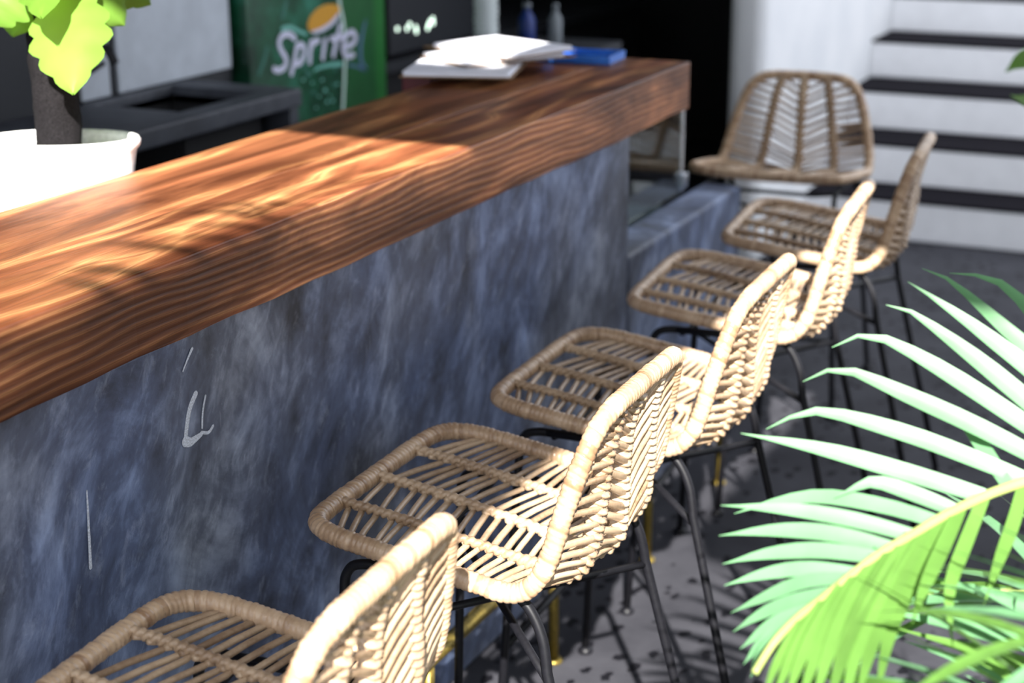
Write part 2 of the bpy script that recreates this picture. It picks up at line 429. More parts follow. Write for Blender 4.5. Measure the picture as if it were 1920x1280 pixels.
def strokes(name, lst, w, x, mat, parent, th=0.0015):
    V = []; F = []
    for k, pts in enumerate(lst):
        v, f = stroke_geo(pts, w, x + 0.00005 * k, th); o = len(V); V += v; F += [tuple(i + o for i in q) for q in f]
    return link(name, mesh(name, V, F, mat), parent)

def copy_tree(o, parent=None):
    c = o.copy(); COL.objects.link(c)
    if parent is not None: c.parent = parent
    for ch in list(o.children): copy_tree(ch, c)
    return c

PRINT = {
 'letters': [[(4.3587, 1.0132), (4.3317, 1.0286), (4.2927, 1.0301), (4.2716, 1.0099), (4.2832, 0.9842), (4.306, 0.9569), (4.2957, 0.9338), (4.2618, 0.9276), (4.2377, 0.9354)], [(4.371, 0.9903), (4.3533, 0.9478), (4.332, 0.9089)], [(4.3676, 0.983), (4.3912, 0.9909), (4.4103, 0.9777), (4.4055, 0.9535), (4.3839, 0.9361), (4.3608, 0.9344)], [(4.4522, 0.9914), (4.444, 0.9611), (4.4387, 0.9305)], [(4.4479, 0.9732), (4.4667, 0.9881), (4.4936, 0.9911)], [(4.5353, 0.9878), (4.524, 0.9575), (4.5162, 0.9331)], [(4.6296, 1.0231), (4.6049, 0.9796), (4.58, 0.933)], [(4.5716, 0.9867), (4.6457, 0.986)], [(4.6559, 0.9509), (4.6973, 0.954), (4.7239, 0.9704), (4.7093, 0.9916), (4.6743, 0.9908), (4.6489, 0.9679), (4.6426, 0.9396), (4.6665, 0.9204), (4.7046, 0.9195)]],
 'swoosh': [[(4.4659, 0.9002), (4.5021, 0.9048), (4.5444, 0.9056), (4.5872, 0.9032), (4.6304, 0.8991)]],
 'streak': [[(4.808, 1.0166), (4.7861, 0.9812), (4.7705, 0.9403), (4.7681, 0.9009), (4.7766, 0.88), (4.7983, 0.8571), (4.7373, 0.8769), (4.6897, 0.8881)]],
 'strip': [[(4.6346, 1.2295), (4.6321, 1.104), (4.6544, 1.022), (4.6566, 0.9152), (4.6509, 0.8769)], [(4.6509, 0.8769), (4.644, 0.8223)], [(4.6425, 0.8176), (4.6355, 0.771)], [(4.6339, 0.7663), (4.6251, 0.6835)]],
 'lemon': [[(4.4386, 1.0426), (4.4552, 1.0687), (4.498, 1.089), (4.5523, 1.0976), (4.6066, 1.0922), (4.6334, 1.0785), (4.6194, 1.0545), (4.5778, 1.0304), (4.5284, 1.017), (4.4746, 1.0153), (4.449, 1.026)]],
 'lemonwhite': [[(4.4547, 1.0238), (4.5052, 1.0274), (4.5663, 1.0396), (4.6231, 1.0636), (4.6189, 1.0482), (4.5839, 1.0297), (4.5283, 1.0163), (4.4746, 1.0146)]],
 'wisp': [[(4.2943, 1.0495), (4.339, 1.0491), (4.3831, 1.0334), (4.4281, 1.019)]],
 'wisp2': [[(4.2971, 1.0824), (4.3101, 1.1051), (4.3231, 1.1279)], [(4.1588, 0.931), (4.189, 0.9689), (4.2082, 1.0025)]],
 'bubbles': [(4.4548, 0.832, 0.0075), (4.5266, 0.8279, 0.0064), (4.5825, 0.8376, 0.008), (4.536, 0.7894, 0.0054), (4.5697, 0.7876, 0.0054), (4.4893, 0.8141, 0.0038), (4.6012, 0.8382, 0.0048), (4.43, 0.894, 0.0107), (4.4083, 0.9157, 0.007), (4.5921, 0.8848, 0.007), (4.3996, 0.8793, 0.0048), (4.5556, 0.8059, 0.0032), (4.5111, 0.8638, 0.0048), (4.4687, 0.7804, 0.0038), (4.4512, 0.8627, 0.0043)],
}
RACHIS = [(1.234, 1.826, 0.982), (1.2, 1.786, 0.98), (1.167, 1.745, 0.975), (1.133, 1.697, 0.97), (1.101, 1.65, 0.96), (1.076, 1.611, 0.949), (1.051, 1.572, 0.938), (1.033, 1.536, 0.927), (1.013, 1.498, 0.913), (0.998, 1.464, 0.904), (0.985, 1.43, 0.89), (0.977, 1.396, 0.872)]
LEAFLETS = [
 (0.03, 0, [(1.133, 1.697, 0.97), (1.051, 1.687, 0.987), (0.96, 1.674, 1.004), (0.872, 1.658, 1.014)]),
 (0.03, 0, [(1.169, 1.748, 0.976), (1.068, 1.736, 1.007), (0.993, 1.724, 1.025), (0.946, 1.716, 1.032), (0.919, 1.707, 1.026), (0.89, 1.695, 1.009)]),
 (0.032, 0, [(1.197, 1.783, 0.981), (1.106, 1.776, 1.019), (1.029, 1.768, 1.047), (0.969, 1.761, 1.068), (0.947, 1.756, 1.069), (0.929, 1.75, 1.063), (0.916, 1.744, 1.054)]),
 (0.032, 0, [(1.219, 1.809, 0.981), (1.141, 1.807, 1.026), (1.055, 1.804, 1.072), (0.994, 1.799, 1.099), (0.968, 1.793, 1.102), (0.949, 1.786, 1.094), (0.938, 1.781, 1.087)]),
 (0.034, 0, [(1.231, 1.823, 0.983), (1.172, 1.828, 1.024), (1.097, 1.832, 1.075), (1.034, 1.833, 1.114), (1.009, 1.832, 1.127), (0.986, 1.828, 1.131)]),
 (0.032, 0, [(1.233, 1.825, 0.984), (1.174, 1.843, 1.051), (1.098, 1.847, 1.103), (1.041, 1.848, 1.137), (1.005, 1.847, 1.156)]),
 (0.03, 0, [(1.233, 1.826, 0.985), (1.188, 1.864, 1.053), (1.123, 1.879, 1.097), (1.056, 1.894, 1.142), (1.033, 1.897, 1.154), (1.01, 1.897, 1.16)]),
 (0.03, 0, [(1.233, 1.827, 0.986), (1.204, 1.876, 1.051), (1.154, 1.905, 1.1), (1.112, 1.924, 1.135), (1.079, 1.93, 1.149), (1.036, 1.93, 1.149)]),
 (0.026, 0, [(1.076, 1.611, 0.949), (1.015, 1.606, 0.957), (0.948, 1.598, 0.96), (0.875, 1.586, 0.956)]),
 (0.026, 0, [(1.095, 1.639, 0.957), (1.04, 1.644, 0.962), (0.969, 1.647, 0.96), (0.917, 1.643, 0.945), (0.874, 1.639, 0.925)]),
 (0.026, 0, [(1.111, 1.664, 0.962), (1.064, 1.659, 0.976), (1.025, 1.654, 0.984), (1.004, 1.647, 0.975), (0.986, 1.64, 0.964)]),
 (0.027, 0, [(1.06, 1.586, 0.942), (0.999, 1.582, 0.948), (0.938, 1.575, 0.943), (0.881, 1.565, 0.93)]),
 (0.026, 0, [(1.049, 1.568, 0.937), (0.993, 1.564, 0.935), (0.938, 1.558, 0.923), (0.891, 1.55, 0.905)]),
 (0.024, 0, [(1.035, 1.54, 0.928), (0.984, 1.539, 0.923), (0.94, 1.536, 0.909), (0.9, 1.531, 0.89)]),
 (0.022, 0, [(1.031, 1.531, 0.925), (0.987, 1.53, 0.913), (0.944, 1.526, 0.887), (0.911, 1.523, 0.864)]),
 (0.022, 0, [(1.019, 1.509, 0.917), (0.977, 1.509, 0.897), (0.944, 1.508, 0.874), (0.919, 1.507, 0.851)]),
 (0.02, 0, [(1.005, 1.481, 0.908), (0.973, 1.485, 0.886), (0.951, 1.489, 0.863), (0.932, 1.492, 0.841)]),
 (0.018, 0, [(0.998, 1.464, 0.904), (0.973, 1.47, 0.88), (0.955, 1.475, 0.856), (0.94, 1.48, 0.831)]),
 (0.02, 0, [(0.994, 1.453, 0.899), (0.973, 1.46, 0.873), (0.958, 1.467, 0.845), (0.95, 1.474, 0.821)]),
 (0.026, 0, [(1.153, 1.726, 0.974), (1.12, 1.774, 0.99), (1.079, 1.828, 1.009), (1.03, 1.869, 1.017)]),
 (0.02, 0, [(1.049, 1.568, 0.94), (0.997, 1.639, 0.931), (0.953, 1.69, 0.921)]),
 (0.027, 1, [(1.167, 1.744, 0.974), (1.166, 1.697, 0.946), (1.161, 1.643, 0.918), (1.158, 1.595, 0.893)]),
 (0.028, 1, [(1.133, 1.697, 0.968), (1.127, 1.639, 0.937), (1.124, 1.582, 0.906), (1.142, 1.527, 0.871)]),
 (0.03, 1, [(1.114, 1.669, 0.963), (1.109, 1.594, 0.94), (1.106, 1.535, 0.924), (1.107, 1.483, 0.909)]),
 (0.032, 1, [(1.101, 1.649, 0.959), (1.091, 1.579, 0.925), (1.083, 1.504, 0.891), (1.091, 1.419, 0.848)]),
 (0.034, 1, [(1.089, 1.63, 0.953), (1.079, 1.561, 0.925), (1.072, 1.483, 0.893), (1.077, 1.391, 0.853)]),
 (0.034, 1, [(1.076, 1.61, 0.948), (1.066, 1.544, 0.924), (1.061, 1.464, 0.894), (1.071, 1.365, 0.854)]),
 (0.032, 1, [(1.065, 1.592, 0.943), (1.056, 1.521, 0.919), (1.052, 1.448, 0.894), (1.059, 1.35, 0.859)]),
 (0.03, 1, [(1.052, 1.571, 0.937), (1.043, 1.507, 0.917), (1.04, 1.432, 0.893), (1.047, 1.346, 0.865)]),
 (0.028, 1, [(1.042, 1.552, 0.931), (1.032, 1.487, 0.912), (1.03, 1.42, 0.891), (1.034, 1.339, 0.865)]),
 (0.026, 1, [(1.031, 1.531, 0.925), (1.023, 1.471, 0.909), (1.019, 1.404, 0.891), (1.023, 1.334, 0.871)]),
 (0.024, 1, [(1.019, 1.508, 0.916), (1.012, 1.454, 0.902), (1.009, 1.395, 0.887), (1.011, 1.337, 0.871)]),
 (0.02, 1, [(1.007, 1.482, 0.907), (1.001, 1.439, 0.896), (0.997, 1.389, 0.881), (1.0, 1.349, 0.868)]),
 (0.028, 1, [(1.197, 1.783, 0.979), (1.196, 1.736, 0.948), (1.193, 1.683, 0.913), (1.197, 1.629, 0.876)]),
]
LIME_LEAVES = [
 ((-0.515, 2.229, 1.401), (-0.407, 2.092, 1.259), (0.42, -0.86, 0.3), 0.135),
 ((-0.616, 2.269, 1.421), (-0.6, 2.184, 1.322), (0.42, -0.86, 0.3), 0.11),
 ((-0.558, 2.297, 1.421), (-0.491, 2.351, 1.318), (0.42, -0.86, 0.3), 0.11),
 ((-0.55, 2.358, 1.416), (-0.485, 2.423, 1.348), (0.42, -0.86, 0.3), 0.09),
 ((-0.556, 2.239, 1.417), (-0.662, 2.319, 1.295), (0.42, -0.86, 0.3), 0.1),
 ((-0.57, 2.178, 1.43), (-0.622, 2.121, 1.337), (0.42, -0.86, 0.3), 0.12),
 ((-0.643, 2.426, 1.408), (-0.642, 2.45, 1.309), (0.42, -0.86, 0.3), 0.1),
 ((-0.625, 2.341, 1.47), (-0.436, 2.059, 1.403), (0.42, -0.86, 0.3), 0.12),
]
SIDE_RACHIS = [(1.268, 1.743, 1.161), (1.226, 1.723, 1.295), (1.188, 1.697, 1.404), (1.166, 1.692, 1.486), (1.156, 1.692, 1.566)]
SIDE_LEAFLETS = [(0.03, [(1.197, 1.704, 1.377), (1.164, 1.659, 1.395), (1.15, 1.632, 1.404), (1.138, 1.607, 1.415)]), (0.034, [(1.18, 1.702, 1.429), (1.161, 1.651, 1.442), (1.145, 1.61, 1.445), (1.136, 1.58, 1.44)]), (0.03, [(1.212, 1.718, 1.333), (1.189, 1.654, 1.349), (1.172, 1.601, 1.352)]), (0.03, [(1.18, 1.702, 1.429), (1.21, 1.706, 1.466), (1.239, 1.701, 1.478)]), (0.03, [(1.197, 1.704, 1.377), (1.232, 1.696, 1.407), (1.261, 1.689, 1.415)]), (0.03, [(1.166, 1.692, 1.486), (1.153, 1.661, 1.514), (1.144, 1.642, 1.54)])]

# ------------------------------------------------------------------ the setting
floor = tag(box('floor', -2.4, 6.0, -4.0, 13.0, -0.06, 0.0, TERRAZZO), 'dark terrazzo floor with black stone chips', kind='structure')

# bar front wall with scuffs
wall_bar = tag(box('wall_bar', -0.150, -0.012, 0.55, 3.557, 0.0, 0.962, PLASTER, bev=0.004), 'dark blue grey polished plaster bar front', kind='structure')
ledge = tag(box('wall_ledge', -0.125, -0.010, 3.557, 4.425, 0.0, 0.668, PLASTER, bev=0.012, seg=3), 'low grey plaster ledge continuing past the bar end', kind='structure')
MX = -0.0115
for pts, w in (([(1.848, 0.868), (1.832, 0.850), (1.822, 0.825), (1.817, 0.806)], lambda t: 0.010 - 0.002 * t),
               ([(1.817, 0.805), (1.828, 0.800), (1.842, 0.801), (1.855, 0.803)], lambda t: 0.017 - 0.010 * t),
               ([(1.871, 0.858), (1.862, 0.836), (1.858, 0.812)], lambda t: 0.0035),
               ([(1.855, 0.806), (1.872, 0.800), (1.884, 0.806)], lambda t: 0.005),
               ([(1.846, 0.938), (1.834, 0.926), (1.821, 0.911)], lambda t: 0.005 - 0.003 * t),
               ([(1.597, 0.812), (1.595, 0.770), (1.591, 0.702)], lambda t: 0.002 + 0.004 * t)):
    strokes('scuff_mark', [pts], w, MX, CHALK, wall_bar, 0.0004); MX += 0.0002

shade_roof_bm = bmesh.new()
def roofed(x, y):                                            # unseen roof, its open strips shaped to place sun and shade
    if 0.40 < x < 0.70 and 1.30 < y < 1.95: return False     # opening added to let sun onto the papers
    if x < 1.028: return y > 0.67 and (y < 4.7 or x < -0.57)
    if x < 1.58: return y < 4.2
    if x < 1.88: return 1.15 < y < 4.2
    return -0.1 < y < 4.2
gx = [-2.4, -0.57, 0.40, 0.70, 1.028, 1.58, 1.88, 3.3]; gy = [-2.2, -0.1, 0.67, 1.15, 1.30, 1.95, 2.2, 4.2, 4.7, 9.2]
gv = {}
def gvert(i, k):
    if (i, k) not in gv: gv[(i, k)] = shade_roof_bm.verts.new((gx[i], gy[k], 2.60))
    return gv[(i, k)]
cfs = []
for i in range(len(gx) - 1):
    for k in range(len(gy) - 1):
        if roofed((gx[i] + gx[i + 1]) / 2, (gy[k] + gy[k + 1]) / 2):
            cfs.append(shade_roof_bm.faces.new((gvert(i, k), gvert(i + 1, k), gvert(i + 1, k + 1), gvert(i, k + 1))))
ex = bmesh.ops.extrude_face_region(shade_roof_bm, geom=cfs, use_keep_orig=True)
for v in ex['geom']:
    if isinstance(v, bmesh.types.BMVert): v.co.z += 0.12
bmesh.ops.recalc_face_normals(shade_roof_bm, faces=shade_roof_bm.faces)
cme = bpy.data.meshes.new('shade_roof'); shade_roof_bm.to_mesh(cme); shade_roof_bm.free(); cme.materials.append(BLOCKER_M)
tag(link('shade_roof', cme), 'unseen board roof, added to shape sun and shade on the bar', kind='structure')

tag(box('wall_left', -2.4, -2.28, -1.0, 9.2, 0.0, 2.6, DARKGREY), 'dark wall behind the bar', kind='structure')  # indoor shade is put into the dark wall colour
tag(box('wall_back', -2.28, -0.572, 8.4, 8.5, 0.0, 2.6, DARK), 'dark wall at the far end of the bar', kind='structure')
tag(box('wall_pier', -0.572, -0.425, 5.95, 10.4, 0.0, 2.9, WHITE_PLASTER, bev=0.055, seg=6), 'white plaster pier beside the stairs', kind='structure')
partition = tag(box('wall_partition', -2.28, -1.500, 2.2, 4.095, 0.0, 2.6, DARKGREY), 'dark partition behind the sink with a pale panel', kind='structure')
box('panel', -1.500, -1.490, 3.56, 4.085, 0.957, 1.205, PANEL, partition, bev=0.003)
box('panel', -1.500, -1.490, 3.405, 3.525, 0.957, 1.145, PANEL, partition, bev=0.003)

tag(box('shade_wall_right', 3.3, 3.42, -0.6, 4.4, 0.0, 2.0, BLOCKER_M), 'unseen dark wall, added to block sky light from the right', kind='structure')  # outside the view, added to cut sky light on bar and floor

# white stairs with dark treads
stairs = tag(empty('staircase', (0.0, 6.6, 0.0)), 'white stairs with dark treads beyond the stools', kind='structure')
NOSE = [6.63, 6.91, 7.25, 7.62, 7.97, 8.31, 8.65]
for k, y in enumerate(NOSE):
    z0 = 0.17 * k
    o = box('riser', -0.425, 2.4, y - 6.6, y - 6.6 + 0.06, z0, z0 + 0.155, STAIR_WHITE, stairs, bev=0.006)
    o = box('tread', -0.425, 2.4, y - 6.6 - 0.004, y - 6.6 + 0.36, z0 + 0.155, z0 + 0.17, TREAD, stairs, bev=0.004)
box('stair_core', -0.425, 2.4, 2.41, 3.6, 0.0, 1.19, WHITE_PLASTER, stairs)

# ------------------------------------------------------------------ counter top
counter = tag(empty('wooden_countertop', (0, 0.55, 0.962)), 'thick dark stained wooden bar counter top running along the plaster wall', 'countertop')
def plank(x0, x1, mat, bev, dz=0.0):
    ny = 90; nx = 5; nz = 4; bm = bmesh.new()
    bmesh.ops.create_cube(bm, size=1.0)
    for v in bm.verts:
        v.co = Vector(((x0 + x1) / 2 + v.co.x * (x1 - x0), 1.69 + v.co.y * 3.38, 0.059 + v.co.z * 0.118))
    bmesh.ops.bevel(bm, geom=bm.edges[:], offset=bev, segments=2, profile=0.5, affect='EDGES')
    for _ in range(1):
        es = [e for e in bm.edges if abs(e.verts[0].co.y - e.verts[1].co.y) > 1.0]
        bmesh.ops.subdivide_edges(bm, edges=es, cuts=60, use_grid_fill=True)
    for v in bm.verts:        # slightly wavy hand-planed edges
        y = v.co.y
        if v.co.x > x1 - 0.02: v.co.x += 0.0012 * math.sin(y * 9 + 1) + 0.0008 * math.sin(y * 31)
        if v.co.z < 0.03: v.co.z += 0.0016 * math.sin(y * 6.3) + 0.0010 * math.sin(y * 27 + 2)
        v.co.z += dz * (1 if v.co.z > 0.08 else 0)
    me = bpy.data.meshes.new('plank'); bm.to_mesh(me); bm.free(); me.materials.append(mat)
    return link('plank', me, counter)
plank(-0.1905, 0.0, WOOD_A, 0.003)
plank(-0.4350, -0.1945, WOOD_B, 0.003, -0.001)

# glass screen and cabinet under the far end of the counter
cab = tag(empty('display_cabinet', (-0.4, 3.95, 0.0)), 'black glass fronted display cabinet under the far end of the counter', 'cabinet')
box('body', -0.33, 0.262, -0.37, 0.36, 0.0, 0.60, DARK, cab, bev=0.004)
box('top', -0.33, 0.255, -0.37, 0.36, 0.60, 0.612, TEAL_TOP, cab, bev=0.002)
box('back_panel', -0.33, -0.31, -0.37, 0.36, 0.612, 0.955, DARK, cab)
box('glass_pane', 0.262, 0.270, -0.385, 0.300, 0.672, 0.958, GLASS, cab)
st = box('edge_strip', 0.258, 0.274, 0.292, 0.306, 0.672, 0.955, CHROME, cab, bev=0.003)
box('clamp', 0.256, 0.284, 0.285, 0.318, 0.685, 0.725, CHROME, st, bev=0.003)

# brass foot rail
rail = tag(empty('foot_rail', (0.138, 2.3, 0.0)), 'brass foot rail on slim posts in front of the bar wall', 'foot rail')
tube('rail', [(0, -1.5, 0.265), (0, -0.5, 0.265), (0, 0.6, 0.265), (0, 1.65, 0.265)], 0.0145, BRASS, rail, 14)
post_me = mesh('post', *tube_geo([Vector((0, 0, 0.008)), Vector((0, 0, 0.262))], 0.0105, 12), BRASS, True)
fl_me = mesh('flange', *lathe_geo([(0.019, 0.0), (0.019, 0.005), (0.012, 0.010)], 18), BRASS, True)
for y in (1.20, 1.73, 2.26, 2.795, 3.33, 3.85):
    p = link('post', post_me, rail, (0, y - 2.3, 0)); link('flange', fl_me, p)

# ------------------------------------------------------------------ rattan bar stool
Yax = Vector((0, 1, 0))
CEN = [(-.204, 0, .698), (-.12, 0, .688), (-.04, 0, .676), (.04, 0, .662), (.11, 0, .648), (.165, 0, .640), (.198, 0, .668), (.205, 0, .723), (.207, 0, .79), (.214, 0, .855), (.240, 0, .919)]
MID = [(-.203, -.116, .700), (-.12, -.115, .691), (-.04, -.114, .679), (.04, -.113, .667), (.11, -.112, .655), (.165, -.112, .647), (.197, -.109, .682), (.207, -.101, .738), (.212, -.092, .80), (.220, -.082, .86), (.238, -.068, .918)]
SID = [(-.168, -.210, .702), (-.11, -.225, .696), (-.04, -.227, .687), (.03, -.226, .678), (.08, -.226, .670), (.125, -.224, .664), (.165, -.22, .688), (.187, -.212, .735), (.200, -.198, .79), (.215, -.178, .85), (.230, -.145, .903)]
def mir(c): return [(p[0], -p[1], p[2]) for p in c]
CURV = [SID, MID, CEN, mir(MID), mir(SID)]
DENSE = [catmull(c, 10) for c in CURV]
def cpt(c, u):
    u = min(max(u, 0.0), 1.0) * 100; i = min(int(u), 99); return DENSE[c][i].lerp(DENSE[c][i + 1], u - i)
def arc(c):
    L = [0.0]
    for a, b in zip(DENSE[c], DENSE[c][1:]): L.append(L[-1] + (b - a).length)
    return L

def make_stool():
    t = empty('bar_stool')
    rnd = random.Random(3)
    # rim: one thick cane bound with strips
    half = [(-.202, 0, .698), (-.201, -.07, .699), (-.199, -.13, .700), (-.192, -.182, .702), (-.172, -.211, .702), (-.135, -.224, .699), (-.09, -.227, .694), (-.03, -.227, .686), (.03, -.226, .678), (.08, -.225, .670), (.12, -.224, .664), (.148, -.222, .670), (.170, -.219, .692), (.184, -.213, .725), (.198, -.199, .785), (.213, -.180, .845), (.225, -.158, .888), (.234, -.132, .909), (.239, -.098, .917), (.241, -.050, .919), (.241, 0, .920)]
    loop = half + [(p[0], -p[1], p[2]) for p in half[-2:0:-1]]
    raw = catmull(loop, 12, True)
    pitch = 0.0088; PR = (0.955, 1.0, 1.018, 1.012, 0.99)
    tot = resample(raw, 0.002, None, True)[1]; nw = int(tot / pitch)
    pts, _ = resample(raw, None, nw * 5, True)
    amp = [1 + rnd.uniform(-.04, .045) for _ in range(nw)]; til = [rnd.uniform(-.0016, .0016) for _ in range(nw)]
    r0 = 0.0142
    V, F = tube_geo(pts, lambda i, th: r0 * (1 + (PR[i % 5] - 1) * 1.3) * amp[i // 5], 12, True, shift=lambda i, th: 0.0022 * math.cos(th + 0.6) + til[i // 5] * math.sin(th))
    rim_me = mesh('rim', V, F, RATTAN_RIM, True)
    tone = [min(1, max(0, rnd.gauss(.5, .22))) for _ in range(nw)]
    at = rim_me.color_attributes.new('tone', 'FLOAT_COLOR', 'POINT')
    at.data.foreach_set('color', [c for v in range(len(V)) for c in (tone[(v // 12) // 5],) * 3 + (1.0,)])
    link('rim', rim_me, t)
    # three spines with plaited wraps
    for c in (1, 2, 3):
        base = DENSE[c]
        off = []
        for i, p in enumerate(base):
            tg = (base[min(i + 1, 100)] - base[max(i - 1, 0)]).normalized(); nn = tg.cross(Yax).normalized()
            off.append(p + nn * 0.0045)
        sp, L = resample(off, None, 54 * 6)
        a2 = [1 + rnd.uniform(-.15, .18) for _ in range(56)]
        def rad(i, th, a2=a2):
            ph = i / 6.0 + 0.9 * abs(((th / math.pi + 1) % 2) - 1) ; k = int(ph) % 56
            f = ph - math.floor(ph)
            prof = math.sin(math.pi * min(1, f * 1.15)) ** 0.7 if f < 0.87 else 0.0
            out = 0.5 - 0.5 * math.cos(th)
            bk = min(1.0, max(0.0, (i / 324.0 - 0.42) / 0.12))
            return 0.0050 + 0.0016 * bk + (0.0022 + 0.0070 * out * (0.35 + 0.65 * bk)) * prof * a2[k] + 0.0022 * bk
        V, F = tube_geo(sp, rad, 14, side=Yax)
        link('spine', mesh('spine', V, F, RATTAN, True), t)
    # canes woven diagonally between spines and rim
    for b in range(4):
        inner, outer = ((1, 0), (2, 1), (2, 3), (3, 4))[b]
        us = [0.035 + 0.455 * k / 18 for k in range(19)] + [0.520 + 0.415 * k / 12 for k in range(13)]
        for u in us:
            u0 = u + rnd.uniform(-.003, .003)
            back = u0 > 0.55
            sh = (0.052 if back else (0.040 if b > 1 else 0.022)) + rnd.uniform(-.006, .006)
            A = cpt(inner, u0); B = cpt(outer, u0 + sh)
            if outer in (0, 4) and u0 + sh < 0.05: continue
            mid = (A + B) / 2
            tg = (B - A).normalized()
            path_t = (cpt(inner, u0 + .01) - cpt(inner, u0 - .01)).normalized()
            nn = path_t.cross(Yax).normalized() * -1
            lift = 0.0045 + rnd.uniform(-.001, .001)
            P = [A - tg * 0.010 - nn * 0.002, A + tg * 0.006 + nn * lift, mid + nn * (lift * 0.6), B - tg * 0.010 + nn * lift * 0.9, B + tg * 0.004]
            w = (0.0054 if back else 0.0054) + rnd.uniform(-.0005, .0007)
            V = []; F = []
            for i, p in enumerate(P):
                d = (P[min(i + 1, 4)] - P[max(i - 1, 0)]).normalized(); s = d.cross(nn).normalized(); up = s.cross(d)
                for q in range(6):
                    a = math.pi * q / 3
                    V.append(p + s * math.cos(a) * w + up * math.sin(a) * 0.0042)
            for i in range(4):
                for q in range(6):
                    F.append((i * 6 + q, i * 6 + (q + 1) % 6, (i + 1) * 6 + (q + 1) % 6, (i + 1) * 6 + q))
            F.append((5, 4, 3, 2, 1, 0)); F.append(tuple(range(24, 30)))
            link('cane', mesh('cane', V, F, RATTAN, True), t)
    # black tube frame
    rr = 0.0076
    zb = 0.535
    def legpt(front, s, z):
        if front: return Vector((-.182 + .034 * z / .6, s * (.226 - .034 * z / .6), z))
        return Vector((.307 - .132 * z / .535, s * (.226 - .028 * z / .535), z))
    foot = mesh('foot_cap', *lathe_geo([(0.0155, 0.0), (0.0165, 0.004), (0.013, 0.010), (0.009, 0.014)], 16), BLACK, True)
    for s in (-1, 1):
        f = [legpt(True, s, 0.010), legpt(True, s, 0.3), legpt(True, s, 0.590)]
        f += catmull([legpt(True, s, 0.600), (-.146, s * .191, .622), (-.134, s * .190, .640), (-.112, s * .190, .647), (-.095, s * .190, .648)], 5)
        lg = tube('leg', f, rr, BLACK, t, 12)
        link('foot_cap', foot, lg, (f[0].x, f[0].y, 0.0))
        g = [legpt(False, s, 0.010), legpt(False, s, 0.3), legpt(False, s, 0.530)]
        g += catmull([legpt(False, s, 0.540), (.166, s * .194, .585), (.150, s * .191, .620), (.130, s * .190, .641), (.10, s * .190, .648)], 5)
        lg = tube('leg', g, rr, BLACK, t, 12)
        link('foot_cap', foot, lg, (g[0].x, g[0].y, 0.0))
        tube('side_rail', [(-.097, s * .190, .648), (0, s * .190, .648), (.102, s * .190, .648)], rr, BLACK, t, 12)
    for x in (-.085, .09):
        tube('cross_bar', [(x, -.186, .640), (x, -.12, .630), (x, .12, .630), (x, .186, .640)], 0.006, BLACK, t, 10)
    a = legpt(True, -1, zb); d = legpt(False, 1, zb); tube('brace', [a, d], 0.0062, BLACK, t, 10)
    b_ = legpt(True, 1, zb - .010); c_ = legpt(False, -1, zb - .010); tube('brace', [b_, c_], 0.0062, BLACK, t, 10)
    tube('foot_bar', [legpt(True, -1, .228), legpt(True, 1, .228)], 0.0074, BLACK, t, 12)
    return t

stool0 = make_stool()
SPOTS = [
    (0.370, 2.050, 0.02, 'tan rattan bar stool with its whole woven seat showing, second from the camera'),
    (0.350, 1.362, 0.05, 'nearest tan rattan bar stool, its seat cut off by the bottom edge of the photo'),
    (0.370, 2.640, 0.030, 'tan rattan bar stool in the middle of the row, third from the camera'),
    (0.354, 3.305, 0.090, 'tan rattan bar stool beside the start of the low ledge, fourth from the camera'),
    (0.358, 3.900, 0.100, 'shaded brown rattan bar stool beside the end of the low ledge, fifth from the camera'),
    (0.045, 4.620, math.radians(92), 'farthest rattan bar stool, turned to face the camera before the white pier'),
]
for i, (x, y, rz, lab) in enumerate(SPOTS):
    o = stool0 if i == 0 else copy_tree(stool0)
    o.location = (x, y, 0); o.rotation_euler = (0, 0, rz)
    tag(o, lab, 'bar stool', 'rattan bar stools along the counter')

# ------------------------------------------------------------------ palm in front on the right
palm = tag(empty('areca_palm', (1.42, 1.62, 0.0)), 'green feathery palm with arching fronds in the right foreground', 'palm')
PO = Vector(palm.location)
def blade(P, w, n=10):
    """A palm leaflet: folded blade along a curve, widest in the first third, pointed tip."""
    D = catmull(P, 4); D, _ = resample(D, None, n)
    V = []; F = []
    view = (CAM_POS - D[0])
    ref = Vector((0.25, -0.75, 0.6))
    for i, p in enumerate(D):
        t = i / n
        tg = (D[min(i + 1, n)] - D[max(i - 1, 0)]).normalized()
        s = tg.cross(ref).normalized(); up = s.cross(tg).normalized()
        ww = w * 0.5 * (0.42 + 0.58 * math.sin(math.pi * min(1, 0.18 + t * 0.9)) ** 0.6) * (1 - max(0, (t - 0.45) / 0.55) ** 2.2 * 0.93)
        V += [p - s * ww + up * ww * 0.22, p, p + s * ww + up * ww * 0.22]
    for i in range(n):
        a = i * 3; b = a + 3
        F += [(a, a + 1, b + 1, b), (a + 1, a + 2, b + 2, b + 1)]
    return V, F
main = tube('frond', catmull([Vector(p) - PO for p in [(1.36, 1.70, 0.60), (1.30, 1.76, 0.86)] + RACHIS], 5), lambda i, th: 0.0068 - 0.00005 * i, PALM_STEM, palm, 10)
for w, side, pts in LEAFLETS:
    V, F = blade([Vector(p) - PO for p in pts], w * (0.54 if side else 0.66))
    link('leaflet', mesh('leaflet', V, F, PALM_HANG if side else PALM, True), main)

side = tube('frond', catmull([Vector((1.46, 1.66, 0.45)) - PO, Vector((1.52, 1.75, 0.85)) - PO] + [Vector(p) - PO for p in SIDE_RACHIS], 5), 0.0055, PALM_STEM, palm, 8)
for w, pts in SIDE_LEAFLETS:
    V, F = blade([Vector(p) - PO for p in pts], w)
    link('leaflet', mesh('leaflet', V, F, PALM_HANG, True), side)

